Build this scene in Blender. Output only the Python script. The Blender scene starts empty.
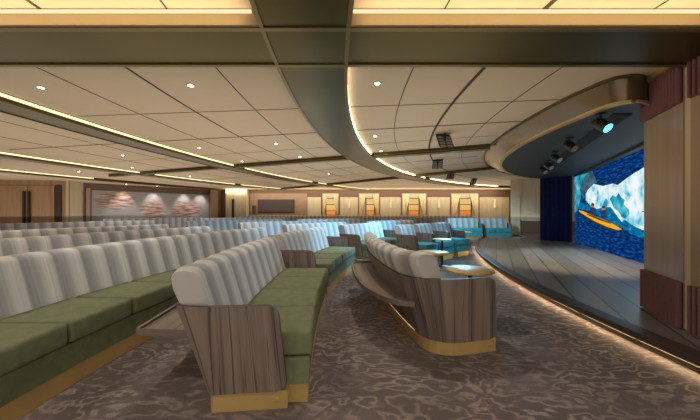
import bpy, bmesh, math, random
from mathutils import Vector
random.seed(7)
S = bpy.context.scene
COL = S.collection
PI = math.pi

# ------------------------------------------------------------------ materials
def new_mat(name):
    m = bpy.data.materials.new(name); m.use_nodes = True
    nt = m.node_tree
    return m, nt, nt.nodes['Principled BSDF']

def N(nt, kind, **kw):
    n = nt.nodes.new(kind)
    for k, v in kw.items():
        if k in n.inputs.keys(): n.inputs[k].default_value = v
        else: setattr(n, k, v)
    return n

def ramp(nt, stops, interp='LINEAR'):
    r = nt.nodes.new('ShaderNodeValToRGB'); r.color_ramp.interpolation = interp
    e = r.color_ramp.elements
    while len(e) < len(stops): e.new(0.5)
    for el, (p, c) in zip(e, stops):
        el.position = p; el.color = (c[0], c[1], c[2], 1)
    return r

def mathn(nt, op, a, b=None, c=None):
    n = nt.nodes.new('ShaderNodeMath'); n.operation = op
    for i, v in enumerate((a, b, c)):
        if v is None: continue
        if isinstance(v, (int, float)): n.inputs[i].default_value = v
        else: nt.links.new(v, n.inputs[i])
    return n.outputs[0]

def plain(name, col, rough=0.6, metal=0.0, noise=0.0, scale=20, bump=0.0, spec=0.5):
    m, nt, b = new_mat(name)
    b.inputs['Base Color'].default_value = (*col, 1)
    b.inputs['Roughness'].default_value = rough
    b.inputs['Metallic'].default_value = metal
    b.inputs['Specular IOR Level'].default_value = spec
    if noise or bump:
        tc = N(nt, 'ShaderNodeTexCoord')
        nz = N(nt, 'ShaderNodeTexNoise', Scale=scale, Detail=4.0)
        nt.links.new(tc.outputs['Object'], nz.inputs['Vector'])
        if noise:
            r = ramp(nt, [(0.3, [c*(1-noise) for c in col]), (0.7, [min(1, c*(1+noise)) for c in col])])
            nt.links.new(nz.outputs['Fac'], r.inputs[0]); nt.links.new(r.outputs[0], b.inputs['Base Color'])
        if bump:
            bp = N(nt, 'ShaderNodeBump', Strength=bump, Distance=0.01)
            nt.links.new(nz.outputs['Fac'], bp.inputs['Height']); nt.links.new(bp.outputs[0], b.inputs['Normal'])
    return m

def emit(name, col, strength):
    m, nt, b = new_mat(name)
    b.inputs['Base Color'].default_value = (0, 0, 0, 1)
    b.inputs['Emission Color'].default_value = (*col, 1)
    b.inputs['Emission Strength'].default_value = strength
    return m

def wood(name, c0, c1, c2, rough=0.45, su=14.0, sv=0.6, lines=0.9):
    """vertical streaks, UV: u metres along the panel, v height"""
    m, nt, b = new_mat(name)
    uv = N(nt, 'ShaderNodeUVMap')
    mp = N(nt, 'ShaderNodeMapping'); mp.inputs['Scale'].default_value = (su, sv, 1)
    nt.links.new(uv.outputs[0], mp.inputs[0])
    n1 = N(nt, 'ShaderNodeTexNoise', Scale=1.0, Detail=5.0, Roughness=0.65, Distortion=0.35)
    nt.links.new(mp.outputs[0], n1.inputs['Vector'])
    r = ramp(nt, [(0.28, c0), (0.46, c1), (0.62, c2), (0.75, c1)])
    nt.links.new(n1.outputs['Fac'], r.inputs[0])
    mp2 = N(nt, 'ShaderNodeMapping'); mp2.inputs['Scale'].default_value = (su*0.75, sv*0.35, 1); mp2.inputs['Location'].default_value = (3.1, 1.7, 0)
    nt.links.new(uv.outputs[0], mp2.inputs[0])
    n2 = N(nt, 'ShaderNodeTexNoise', Scale=1.0, Detail=2.0, Distortion=0.5)
    nt.links.new(mp2.outputs[0], n2.inputs['Vector'])
    ln = mathn(nt, 'ABSOLUTE', mathn(nt, 'SUBTRACT', mathn(nt, 'FRACT', mathn(nt, 'MULTIPLY', n2.outputs['Fac'], 6.0)), 0.5))
    r2 = ramp(nt, [(0.0, [0.25]*3), (0.025, [0.4]*3), (0.07, [1.0]*3)])
    nt.links.new(ln, r2.inputs[0])
    mx = N(nt, 'ShaderNodeMix', data_type='RGBA', blend_type='MULTIPLY'); mx.inputs[0].default_value = lines
    nt.links.new(r.outputs[0], mx.inputs[6]); nt.links.new(r2.outputs[0], mx.inputs[7])
    nt.links.new(mx.outputs[2], b.inputs['Base Color'])
    b.inputs['Roughness'].default_value = rough
    return m

def stripes(name):
    """striped woven upholstery: UV u counts stripes, v runs over the cushion"""
    m, nt, b = new_mat(name)
    uv = N(nt, 'ShaderNodeUVMap')
    sp = N(nt, 'ShaderNodeSeparateXYZ'); nt.links.new(uv.outputs[0], sp.inputs[0])
    f = mathn(nt, 'FRACT', sp.outputs[0])
    r = ramp(nt, [(0.0, (0.56, 0.535, 0.50)), (0.26, (0.50, 0.475, 0.445)), (0.36, (0.265, 0.25, 0.232)), (0.62, (0.31, 0.295, 0.275)), (0.82, (0.43, 0.41, 0.385)), (0.97, (0.55, 0.525, 0.49))])
    nt.links.new(f, r.inputs[0])
    mp = N(nt, 'ShaderNodeMapping'); mp.inputs['Scale'].default_value = (14, 0.8, 1)
    nt.links.new(uv.outputs[0], mp.inputs[0])
    nz = N(nt, 'ShaderNodeTexNoise', Scale=1.0, Detail=3.0)
    nt.links.new(mp.outputs[0], nz.inputs['Vector'])
    r2 = ramp(nt, [(0.3, [0.84]*3), (0.7, [1.08]*3)])
    nt.links.new(nz.outputs['Fac'], r2.inputs[0])
    mx = N(nt, 'ShaderNodeMix', data_type='RGBA', blend_type='MULTIPLY'); mx.inputs[0].default_value = 1.0
    nt.links.new(r.outputs[0], mx.inputs[6]); nt.links.new(r2.outputs[0], mx.inputs[7])
    nt.links.new(mx.outputs[2], b.inputs['Base Color'])
    b.inputs['Roughness'].default_value = 0.85
    b.inputs['Sheen Weight'].default_value = 0.25
    return m

def carpet():
    m, nt, b = new_mat('patterned_carpet')
    tc = N(nt, 'ShaderNodeTexCoord')
    mp = N(nt, 'ShaderNodeMapping'); mp.inputs['Scale'].default_value = (0.8, 1.35, 1)
    mp.inputs['Rotation'].default_value = (0, 0, 0.5)
    nt.links.new(tc.outputs['Object'], mp.inputs[0])
    n1 = N(nt, 'ShaderNodeTexNoise', Scale=2.3, Detail=3.4, Roughness=0.62, Distortion=0.25)
    nt.links.new(mp.outputs[0], n1.inputs['Vector'])
    tri = mathn(nt, 'ABSOLUTE', mathn(nt, 'SUBTRACT', mathn(nt, 'FRACT', mathn(nt, 'MULTIPLY', n1.outputs['Fac'], 10.0)), 0.5))
    line = ramp(nt, [(0.0, [1]*3), (0.08, [0.8]*3), (0.2, [0.2]*3), (0.36, [0]*3)])
    nt.links.new(tri, line.inputs[0])
    n2 = N(nt, 'ShaderNodeTexNoise', Scale=1.1, Detail=3.0)
    nt.links.new(tc.outputs['Object'], n2.inputs['Vector'])
    base = ramp(nt, [(0.35, (0.098, 0.076, 0.069)), (0.65, (0.15, 0.119, 0.108))])
    nt.links.new(n2.outputs['Fac'], base.inputs[0])
    n3 = N(nt, 'ShaderNodeTexNoise', Scale=2.6, Detail=2.0)
    nt.links.new(tc.outputs['Object'], n3.inputs['Vector'])
    lf = ramp(nt, [(0.35, [0.3]*3), (0.62, [1.0]*3)])
    nt.links.new(n3.outputs['Fac'], lf.inputs[0])
    fac = mathn(nt, 'MULTIPLY', line.outputs[0], lf.outputs[0])
    mx = N(nt, 'ShaderNodeMix', data_type='RGBA')
    nt.links.new(fac, mx.inputs[0]); nt.links.new(base.outputs[0], mx.inputs[6])
    mx.inputs[7].default_value = (0.275, 0.225, 0.203, 1)
    n4 = N(nt, 'ShaderNodeTexNoise', Scale=140.0, Detail=1.0)
    nt.links.new(tc.outputs['Object'], n4.inputs['Vector'])
    r4 = ramp(nt, [(0.3, [0.75]*3), (0.7, [1.2]*3)]); nt.links.new(n4.outputs['Fac'], r4.inputs[0])
    m2 = N(nt, 'ShaderNodeMix', data_type='RGBA', blend_type='MULTIPLY'); m2.inputs[0].default_value = 1
    nt.links.new(mx.outputs[2], m2.inputs[6]); nt.links.new(r4.outputs[0], m2.inputs[7])
    nt.links.new(m2.outputs[2], b.inputs['Base Color'])
    b.inputs['Roughness'].default_value = 0.95
    b.inputs['Specular IOR Level'].default_value = 0.15
    return m

def stage_planks():
    m, nt, b = new_mat('stage_planks')
    tc = N(nt, 'ShaderNodeTexCoord')
    mp = N(nt, 'ShaderNodeMapping'); mp.inputs['Rotation'].default_value = (0, 0, math.radians(26))
    nt.links.new(tc.outputs['Object'], mp.inputs[0])
    sp = N(nt, 'ShaderNodeSeparateXYZ'); nt.links.new(mp.outputs[0], sp.inputs[0])
    u = mathn(nt, 'MULTIPLY', sp.outputs[0], 3.6)
    e = mathn(nt, 'ABSOLUTE', mathn(nt, 'SUBTRACT', mathn(nt, 'FRACT', u), 0.5))
    gap = ramp(nt, [(0.0, [1]*3), (0.45, [1]*3), (0.485, [0.08]*3)])
    nt.links.new(e, gap.inputs[0])
    w = N(nt, 'ShaderNodeTexWhiteNoise', noise_dimensions='1D')
    nt.links.new(mathn(nt, 'FLOOR', u), w.inputs['W'])
    base = ramp(nt, [(0.0, (0.17, 0.145, 0.125)), (1.0, (0.25, 0.22, 0.19))])
    nt.links.new(w.outputs['Value'], base.inputs[0])
    mx = N(nt, 'ShaderNodeMix', data_type='RGBA', blend_type='MULTIPLY'); mx.inputs[0].default_value = 1
    nt.links.new(base.outputs[0], mx.inputs[6]); nt.links.new(gap.outputs[0], mx.inputs[7])
    nt.links.new(mx.outputs[2], b.inputs['Base Color'])
    b.inputs['Roughness'].default_value = 0.32
    return m

def bronze():
    m, nt, b = new_mat('dark_bronze')
    tc = N(nt, 'ShaderNodeTexCoord')
    nz = N(nt, 'ShaderNodeTexNoise', Scale=0.9, Detail=2.0)
    nt.links.new(tc.outputs['Object'], nz.inputs['Vector'])
    r = ramp(nt, [(0.3, (0.065, 0.05, 0.011)), (0.7, (0.105, 0.083, 0.02))])
    nt.links.new(nz.outputs['Fac'], r.inputs[0]); nt.links.new(r.outputs[0], b.inputs['Base Color'])
    b.inputs['Metallic'].default_value = 0.85; b.inputs['Roughness'].default_value = 0.36
    return m

FANS = ((1.0, 1.75, 0.95, 0.6), (2.75, 1.1, 0.75, 0.75), (4.55, 1.1, 1.0, 0.75))
def mural_mat():
    """grey stone mural with three pinkish fan shapes; UV in metres along the wall / height"""
    m, nt, b = new_mat('mural_artwork')
    uv = N(nt, 'ShaderNodeUVMap')
    sp = N(nt, 'ShaderNodeSeparateXYZ'); nt.links.new(uv.outputs[0], sp.inputs[0])
    nz = N(nt, 'ShaderNodeTexNoise', Scale=2.5, Detail=5.0); nt.links.new(uv.outputs[0], nz.inputs['Vector'])
    tot = None
    for (cx, cy, rx, ry) in FANS:
        dx = mathn(nt, 'DIVIDE', mathn(nt, 'SUBTRACT', sp.outputs[0], cx), rx)
        dy = mathn(nt, 'DIVIDE', mathn(nt, 'SUBTRACT', sp.outputs[1], cy), ry)
        d = mathn(nt, 'SQRT', mathn(nt, 'ADD', mathn(nt, 'MULTIPLY', dx, dx), mathn(nt, 'MULTIPLY', dy, dy)))
        d = mathn(nt, 'ADD', d, mathn(nt, 'MULTIPLY', mathn(nt, 'SUBTRACT', nz.outputs['Fac'], 0.5), 0.9))
        v = mathn(nt, 'SUBTRACT', 1.0, mathn(nt, 'MINIMUM', mathn(nt, 'POWER', mathn(nt, 'MAXIMUM', d, 0.0), 4.0), 1.0))
        tot = v if tot is None else mathn(nt, 'MAXIMUM', tot, v)
    mp = N(nt, 'ShaderNodeMapping'); mp.inputs['Rotation'].default_value = (0, 0, 0.6); mp.inputs['Scale'].default_value = (2, 12, 1)
    nt.links.new(uv.outputs[0], mp.inputs[0])
    n2 = N(nt, 'ShaderNodeTexNoise', Scale=1.0, Detail=4.0); nt.links.new(mp.outputs[0], n2.inputs['Vector'])
    rk = ramp(nt, [(0.35, (0.16, 0.075, 0.05)), (0.5, (0.36, 0.23, 0.18)), (0.65, (0.5, 0.42, 0.37))])
    nt.links.new(n2.outputs['Fac'], rk.inputs[0])
    mx = N(nt, 'ShaderNodeMix', data_type='RGBA')
    nt.links.new(tot, mx.inputs[0]); mx.inputs[6].default_value = (0.34, 0.325, 0.33, 1); nt.links.new(rk.outputs[0], mx.inputs[7])
    nt.links.new(mx.outputs[2], b.inputs['Base Color']); b.inputs['Roughness'].default_value = 0.6
    return m

def emissive_noise(name, stops, scale, strength, stretch=(1, 1, 1), detail=4.0, dist=0.0):
    m, nt, b = new_mat(name)
    uv = N(nt, 'ShaderNodeUVMap')
    mp = N(nt, 'ShaderNodeMapping'); mp.inputs['Scale'].default_value = stretch
    nt.links.new(uv.outputs[0], mp.inputs[0])
    nz = N(nt, 'ShaderNodeTexNoise', Scale=scale, Detail=detail, Distortion=dist)
    nt.links.new(mp.outputs[0], nz.inputs['Vector'])
    r = ramp(nt, stops); nt.links.new(nz.outputs['Fac'], r.inputs[0])
    b.inputs['Base Color'].default_value = (0, 0, 0, 1)
    b.inputs['Specular IOR Level'].default_value = 0.0
    nt.links.new(r.outputs[0], b.inputs['Emission Color']); b.inputs['Emission Strength'].default_value = strength
    return m

def screen_water():
    m = emissive_noise('screen_water', [(0.3, (0.0, 0.008, 0.05)), (0.5, (0.001, 0.03, 0.15)), (0.72, (0.012, 0.11, 0.34))], 5.0, 1.0, (1, 4, 1))
    return m

def pane_view():
    """sunset seen through a window pane: UV v 0..1 from sill to head"""
    m, nt, b = new_mat('sunset_view')
    uv = N(nt, 'ShaderNodeUVMap'); sp = N(nt, 'ShaderNodeSeparateXYZ'); nt.links.new(uv.outputs[0], sp.inputs[0])
    r = ramp(nt, [(0.0, (0.2, 0.07, 0.025)), (0.12, (0.7, 0.17, 0.02)), (0.3, (0.95, 0.36, 0.05)), (0.6, (1.0, 0.62, 0.18)), (1.0, (0.9, 0.62, 0.26))])
    nt.links.new(sp.outputs[1], r.inputs[0])
    b.inputs['Base Color'].default_value = (0.02, 0.02, 0.02, 1); b.inputs['Roughness'].default_value = 0.1
    nt.links.new(r.outputs[0], b.inputs['Emission Color']); b.inputs['Emission Strength'].default_value = 0.8
    return m

M = dict(
    walnut=wood('walnut_veneer', (0.085, 0.058, 0.046), (0.165, 0.122, 0.098), (0.225, 0.172, 0.14), su=18.0, lines=0.95),
    walnut_edge=plain('walnut_edge', (0.05, 0.03, 0.022), 0.5),
    oak=wood('oak_veneer', (0.27, 0.16, 0.085), (0.36, 0.225, 0.125), (0.42, 0.275, 0.165), 0.4, 7.0, 0.5, 0.0),
    portal_veneer=wood('portal_veneer', (0.30, 0.19, 0.115), (0.36, 0.235, 0.145), (0.40, 0.27, 0.17), 0.4, 9.0, 0.4, 0.0),
    flute_shade=plain('fluting_gap_shade', (0.03, 0.014, 0.012), 0.7),  # near-black backing: shade in the rib gaps put into the colour
    flute=plain('plum_fluting', (0.2, 0.085, 0.075), 0.5, noise=0.1),
    cream=plain('cream_panel', (0.62, 0.5, 0.34), 0.5),
    cream_wall=wood('pale_sycamore', (0.48, 0.40, 0.27), (0.56, 0.47, 0.33), (0.62, 0.53, 0.38), 0.45, 6.0, 0.4, 0.12),
    stripes=stripes('striped_upholstery'),
    green=plain('olive_velvet', (0.14, 0.152, 0.083), 0.8, noise=0.14, scale=14, bump=0.05, spec=0.25),
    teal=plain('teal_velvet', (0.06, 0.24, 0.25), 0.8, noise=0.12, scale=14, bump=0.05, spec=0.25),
    brass=plain('brushed_brass', (0.68, 0.48, 0.19), 0.38, 0.6, noise=0.08, scale=4),
    gold=plain('gold_table_top', (0.52, 0.38, 0.14), 0.45, 0.4, noise=0.05, scale=6),
    black=plain('black_metal', (0.012, 0.012, 0.013), 0.45),
    bronze=bronze(),
    bronze_trim=plain('bronze_trim', (0.17, 0.13, 0.05), 0.35, 0.75),
    panel=plain('ceiling_panel', (0.60, 0.50, 0.385), 0.7, noise=0.02, scale=1.5),
    beam_face=plain('tan_beam_face', (0.30, 0.215, 0.115), 0.6),
    seam=plain('ceiling_seam', (0.05, 0.035, 0.02), 0.7),
    soffit=plain('stage_soffit', (0.04, 0.052, 0.06), 0.6),
    slot=plain('black_slot', (0.004, 0.004, 0.004), 0.8),
    carpet=carpet(),
    planks=stage_planks(),
    nose=plain('stage_nosing', (0.055, 0.04, 0.03), 0.4),
    curtain=plain('navy_velvet', (0.006, 0.011, 0.075), 0.85, noise=0.2, scale=6),
    drape=plain('cream_drape', (0.72, 0.6, 0.40), 0.8, noise=0.05, scale=8),
    brownwall=plain('brown_wall', (0.15, 0.08, 0.05), 0.5),
    rosewall=plain('rose_wall', (0.32, 0.21, 0.15), 0.6, noise=0.08, scale=3),
    mural=mural_mat(),
    tv=plain('television_glass', (0.075, 0.05, 0.045), 0.25),
    glasswall=plain('tinted_glass', (0.3, 0.27, 0.24), 0.2),
    cove=emit('cove_light', (1.0, 0.82, 0.46), 1.6),
    cove_main=emit('ring_cove_light', (1.0, 0.84, 0.52), 4.5),
    cove_front=emit('front_cove_light', (1.0, 0.78, 0.44), 1.1),
    stage_glow=emit('stage_edge_light', (1.0, 0.76, 0.46), 24.0),
    lamp=emit('downlight_lens', (1.0, 0.93, 0.8), 14.0),
    plinth_glow=emit('plinth_strip_light', (1.0, 0.68, 0.34), 3.0),
    blue_lens=emit('blue_lens', (0.1, 0.75, 0.9), 3.0),
    sconce=emit('sconce_glow', (1.0, 0.82, 0.5), 1.1),
    view=pane_view(),
    s_water=screen_water(),
    s_lowwater=emissive_noise('screen_shallow_water', [(0.35, (0.0, 0.06, 0.2)), (0.6, (0.0, 0.22, 0.42)), (0.8, (0.05, 0.42, 0.6))], 6.0, 1.0, (1, 3, 1)),
    s_ice=emissive_noise('screen_ice', [(0.3, (0.05, 0.42, 0.62)), (0.44, (0.45, 0.78, 0.88)), (0.55, (0.85, 0.9, 0.95)), (0.8, (1, 1, 1))], 3.2, 1.0, (1, 0.8, 1), 5.0, 0.8),
    s_cyan=emissive_noise('screen_cyan_ice', [(0.3, (0.0, 0.12, 0.22)), (0.5, (0.02, 0.36, 0.5)), (0.75, (0.25, 0.72, 0.85))], 3.0, 1.0),
    s_rock=emissive_noise('screen_rock', [(0.3, (0.01, 0.035, 0.06)), (0.7, (0.08, 0.2, 0.28))], 5.0, 1.0),
    s_yellow=emit('screen_yellow', (0.95, 0.45, 0.0), 0.9),
    s_dark=emit('screen_dark', (0.012, 0.012, 0.02), 1.0),
    s_navy=emit('screen_navy', (0.004, 0.02, 0.12), 1.0),
    s_skin=emit('screen_skin', (0.7, 0.22, 0.08), 0.8),
    s_red=emit('screen_orange', (0.75, 0.16, 0.03), 0.9),
)

# ------------------------------------------------------------------ mesh helpers
class MB:
    def __init__(s): s.v = []; s.f = []; s.uv = []; s.mi = []
    def add(s, pts): i = len(s.v); s.v += [tuple(p) for p in pts]; return i
    def face(s, idx, uv=None, mi=0):
        s.f.append(tuple(idx)); s.uv.append(uv); s.mi.append(mi)
    def grid(s, rows, uvs=None, closed=False, mi=0, flip=False):
        """rows: list of equal-length point lists"""
        n = len(rows[0]); base = s.add([p for r in rows for p in r])
        for i in range(len(rows)-1):
            for j in range(n if closed else n-1):
                k = (j+1) % n
                q = [(i, j), (i, k), (i+1, k), (i+1, j)]
                if flip: q.reverse()
                u = None
                if uvs:
                    u = []
                    for (a, bb) in q:
                        uu = uvs[a][bb]
                        if closed and k == 0 and bb == 0: uu = uvs[a][n]
                        u.append(uu)
                s.face([base+a*n+bb for a, bb in q], u, mi)
        return base
    def cap(s, pts, uv=None, mi=0, flip=False):
        i = s.add(pts); q = list(range(i, i+len(pts)))
        if flip: q.reverse(); uv = list(reversed(uv)) if uv else None
        s.face(q, uv, mi)
    def hexa(s, b, t, uv=False, mi=0):
        """b, t: four points each, counter-clockwise seen from above"""
        i = s.add(list(b)+list(t))
        for q in ((3, 2, 1, 0), (4, 5, 6, 7), (0, 1, 5, 4), (1, 2, 6, 5), (2, 3, 7, 6), (3, 0, 4, 7)):
            s.face([i+k for k in q], None, mi)
    def box(s, x0, x1, y0, y1, z0, z1, mi=0):
        s.hexa([(x0, y0, z0), (x1, y0, z0), (x1, y1, z0), (x0, y1, z0)], [(x0, y0, z1), (x1, y0, z1), (x1, y1, z1), (x0, y1, z1)], mi=mi)
    def slab(s, poly, z0, z1, mi=0):
        n = len(poly)
        s.cap([(x, y, z0) for x, y in poly], flip=True, mi=mi); s.cap([(x, y, z1) for x, y in poly], mi=mi)
        for i in range(n):
            a, b = poly[i], poly[(i+1) % n]
            s.cap([(a[0], a[1], z0), (b[0], b[1], z0), (b[0], b[1], z1), (a[0], a[1], z1)], mi=mi)
    def strip(s, L, R, z0, z1, mi=0):
        """solid band between two plan polylines L and R"""
        rows = [[(l[0], l[1], z0), (r[0], r[1], z0), (r[0], r[1], z1), (l[0], l[1], z1)] for l, r in zip(L, R)]
        s.grid(rows, closed=True, mi=mi)
        s.cap(rows[0], mi=mi, flip=True); s.cap(rows[-1], mi=mi)
    def lathe(s, prof, c=(0, 0, 0), n=32, mi=0):
        rows = [[(c[0]+r*math.cos(2*PI*k/n), c[1]+r*math.sin(2*PI*k/n), c[2]+z) for k in range(n)] for r, z in prof]
        s.grid(rows, closed=True, mi=mi)
        s.cap(rows[0], mi=mi, flip=True); s.cap(rows[-1], mi=mi)
    def tube(s, a, b, r, n=10, mi=0, r2=None):
        a, b = Vector(a), Vector(b); d = (b-a).normalized()
        u = d.orthogonal().normalized(); w = d.cross(u)
        r2 = r if r2 is None else r2
        rows = [[p+(u*math.cos(2*PI*k/n)+w*math.sin(2*PI*k/n))*rr for k in range(n)] for p, rr in ((a, r), (b, r2))]
        s.grid(rows, closed=True, mi=mi); s.cap(rows[0], mi=mi, flip=True); s.cap(rows[1], mi=mi)
    def build(s, name, mats, parent=None, bevel=0, seg=2, smooth=False, weld=True):
        me = bpy.data.meshes.new(name)
        bm = bmesh.new(); vs = [bm.verts.new(p) for p in s.v]
        ul = bm.loops.layers.uv.new('UVMap')
        for f, u, mi in zip(s.f, s.uv, s.mi):
            try: fc = bm.faces.new([vs[i] for i in f])
            except ValueError: continue
            fc.material_index = mi; fc.smooth = smooth
            if u:
                for lp, c in zip(fc.loops, u): lp[ul].uv = c
        if weld: bmesh.ops.remove_doubles(bm, verts=bm.verts, dist=1e-5)
        bmesh.ops.recalc_face_normals(bm, faces=bm.faces)
        if bevel:
            bmesh.ops.bevel(bm, geom=list(bm.edges), offset=bevel, segments=seg, profile=0.6, affect='EDGES', clamp_overlap=True)
            for fc in bm.faces: fc.smooth = smooth
        bm.to_mesh(me); bm.free()
        for m in (mats if isinstance(mats, (list, tuple)) else [mats]): me.materials.append(m)
        o = bpy.data.objects.new(name, me); COL.objects.link(o)
        if smooth:
            try: me.set_sharp_from_angle(angle=math.radians(50))
            except Exception: pass
        if parent: 
            o.parent = parent
            o.matrix_parent_inverse = parent_inv(parent)
        return o

def parent_inv(p):
    # parts are modelled in world space; root things are unrotated empties
    from mathutils import Matrix
    loc = Vector(p.location); q = p.parent
    return Matrix.Translation(-loc) if q is None else Matrix.Identity(4)

def tag(o, label=None, cat=None, group=None, kind=None):
    if label: o['label'] = label
    if cat: o['category'] = cat
    if group: o['group'] = group
    if kind: o['kind'] = kind
    return o

def thing(name, loc, label, cat, group=None):
    o = bpy.data.objects.new(name, None); COL.objects.link(o); o.location = loc; o.empty_display_size = 0.2
    return tag(o, label, cat, group)

def struct(o): o['kind'] = 'structure'; return o

# ------------------------------------------------------------------ camera
HC = 1.20
cam = bpy.data.cameras.new('camera'); co = bpy.data.objects.new('camera', cam); COL.objects.link(co)
co.location = (0, 0, HC); co.rotation_euler = (PI/2, 0, 0)
cam.sensor_width = 36; cam.lens = 36*300/700; cam.clip_start = 0.05; cam.clip_end = 200
S.camera = co

# ------------------------------------------------------------------ setting: floor, walls, ceiling
CEIL = 2.55; BEAM = 2.45
b = MB(); b.cap([(-18, -2.5, 0), (14, -2.5, 0), (14, 21, 0), (-18, 21, 0)])
struct(b.build('floor', M['carpet']))

b = MB(); b.box(-18, 14, -2.5, 21, CEIL, CEIL+0.08)
struct(b.build('ceiling', M['panel']))

def arc(R, O, ys):
    return [(O[0]-math.sqrt(R*R-(y-O[1])**2), y) for y in ys]
def lin(a, c, n): return [a+(c-a)*i/n for i in range(n+1)]
O1 = (15.2, 3.0)          # centre of the room's rings
O2 = (22.0, 3.5)          # flatter rings of the far left bays
ysL = lin(-2.0, 19.8, 60)
TR = [0]
def trim(mb, mat, name=None):
    TR[0] += 1
    return struct(mb.build(name or 'trim_%d' % TR[0], mat))

def beam(R0, R1, O, y0, y1, z0=BEAM, mat='bronze'):
    ys = lin(y0, y1, 50)
    mb = MB(); mb.strip(arc(R0, O, ys), arc(R1, O, ys), z0, CEIL-0.001); trim(mb, M[mat])
def edge(R, O, y0, y1, w=0.022, z=BEAM-0.012, mat='bronze_trim', h=0.03):
    ys = lin(y0, y1, 50)
    mb = MB(); mb.strip(arc(R+w/2, O, ys), arc(R-w/2, O, ys), z, z+h); trim(mb, M[mat])
def cove(R, O, y0, y1, w=0.012, mat='cove', z=BEAM+0.045, h=0.038):
    ys = lin(y0, y1, 40)
    mb = MB(); mb.strip(arc(R+w/2, O, ys), arc(R-w/2, O, ys), z, z+h); trim(mb, M[mat])

# main curved bronze beam and the trims along it
beam(15.83, 15.24, O1, -1.8, 17.0, BEAM-0.004)
for R in (15.83, 15.24): edge(R, O1, -1.8, 17.0, 0.03)
cove(15.232, O1, 2.75, 7.0, mat='cove_main'); cove(15.232, O1, 7.35, 12.2, mat='cove_main'); cove(15.232, O1, 12.6, 16.5, mat='cove_main')
# longitudinal beams of the left bays
beam(26.42, 25.98, O2, 2.6, 19.0); edge(26.42, O2, 2.6, 19.0); edge(25.98, O2, 2.6, 19.0)
cove(25.972, O2, 2.65, 9.0); cove(25.972, O2, 9.4, 14.0); cove(25.972, O2, 14.5, 19.0)
beam(30.62, 30.2, O2, 4.0, 19.0); edge(30.2, O2, 4, 19)
cove(30.192, O2, 4.0, 10.7); cove(30.192, O2, 11.1, 15.2); cove(30.192, O2, 15.6, 19)
beam(34.2, 33.9, O2, 8.0, 19.0)
cove(33.892, O2, 8.0, 12.5)
# front cross beam
mb = MB(); mb.box(-6, 3.3, 2.06, 2.55, BEAM, CEIL-0.001); trim(mb, M['bronze'])
for y in (2.06, 2.58):
    mb = MB(); mb.box(-6, 3.3, y-0.02, y+0.02, BEAM-0.014, BEAM+0.03); trim(mb, M['bronze_trim'])
mb = MB(); mb.box(-6, -0.62, 2.018, 2.036, BEAM-0.006, CEIL-0.02); trim(mb, M['beam_face'])
mb = MB(); mb.box(0.0, 3.3, 2.018, 2.036, BEAM-0.006, CEIL-0.02); trim(mb, M['beam_face'])
mb = MB(); mb.box(-6, -0.66, 2.0, 2.015, CEIL-0.03, CEIL-0.012); trim(mb, M['cove_front'])
mb = MB(); mb.box(0.02, 3.2, 2.0, 2.015, CEIL-0.03, CEIL-0.012); trim(mb, M['cove_front'])
# radial beams and seams
RC = (10.7, 2.85)
def radial(slope, x0, x1, w, z0, mat, h=None):
    d = Vector((1, slope)).normalized(); n = Vector((-d.y, d.x))*(w/2)
    a = Vector((x0, RC[1]+slope*(x0-RC[0]))); c = Vector((x1, RC[1]+slope*(x1-RC[0])))
    mb = MB(); mb.slab([tuple(a-n), tuple(c-n), tuple(c+n), tuple(a+n)], z0, (z0+h) if h else CEIL-0.001); trim(mb, M[mat])
radial(-0.43, -9.0, 2.9, 0.2, BEAM+0.002, 'bronze')
radial(-0.43, -9.0, 2.9, 0.24, BEAM+0.03, 'bronze_trim', 0.01)
radial(-1.05, -4.5, 4.9, 0.2, BEAM+0.002, 'bronze')
radial(-0.21, -7.6, 2.6, 0.022, CEIL-0.006, 'seam', 0.004)
radial(-0.10, -3.9, 2.55, 0.008, CEIL-0.005, 'seam', 0.003)
radial(-0.32, -7.8, 2.65, 0.008, CEIL-0.005, 'seam', 0.003)
radial(-0.62, -8, 3.2, 0.018, CEIL-0.006, 'seam', 0.004)
radial(-0.8, -7, 3.8, 0.01, CEIL-0.005, 'seam', 0.003)
def seam_arc(R, O, y0, y1, w):
    ys = lin(y0, y1, 40); mb = MB(); mb.strip(arc(R+w/2, O, ys), arc(R-w/2, O, ys), CEIL-0.005, CEIL-0.001); trim(mb, M['seam'])
seam_arc(13.93, O1, -1.0, 14.5, 0.035)
for R in (14.6, 13.2): seam_arc(R, O1, -1.0, 13.5, 0.009)
for x, w in ((-1.28, 0.009), (-2.13, 0.022), (-2.97, 0.009)): seam_arc(19.5-x-0.0, (19.5, 3.5), -1.5, 15, w)
for x, w in ((-5.3, 0.01), (-6.5, 0.022)): seam_arc(22-x, O2, 2.7, 18, w)

# walls
def wall(name, p0, p1, z0, z1, mat, th=0.1, uv=True):
    a, c = Vector(p0), Vector(p1); d = (c-a); L = d.length; d.normalize(); n = Vector((-d.y, d.x))*th
    mb = MB()
    q = [(a.x, a.y), (c.x, c.y), (c.x+n.x, c.y+n.y), (a.x+n.x, a.y+n.y)]
    mb.cap([(q[0][0], q[0][1], z0), (q[1][0], q[1][1], z0), (q[1][0], q[1][1], z1), (q[0][0], q[0][1], z1)], [(0, z0), (L, z0), (L, z1), (0, z1)])
    for i, j in ((1, 2), (2, 3), (3, 0)):
        mb.cap([(q[i][0], q[i][1], z0), (q[j][0], q[j][1], z0), (q[j][0], q[j][1], z1), (q[i][0], q[i][1], z1)], [(0, z0), (th, z0), (th, z1), (0, z1)])
    mb.cap([(x, y, z1) for x, y in q], [(0, 0)]*4); mb.cap([(x, y, z0) for x, y in q], [(0, 0)]*4)
    return struct(mb.build(name, mat))
wall('wall_left', (-17.6, 13.2), (-13.0, 13.85), 0, CEIL, M['oak'])
wall('wall_left.003', (-17.6, -2.5), (-17.6, 13.2), 0, CEIL, M['cream_wall'])
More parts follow.
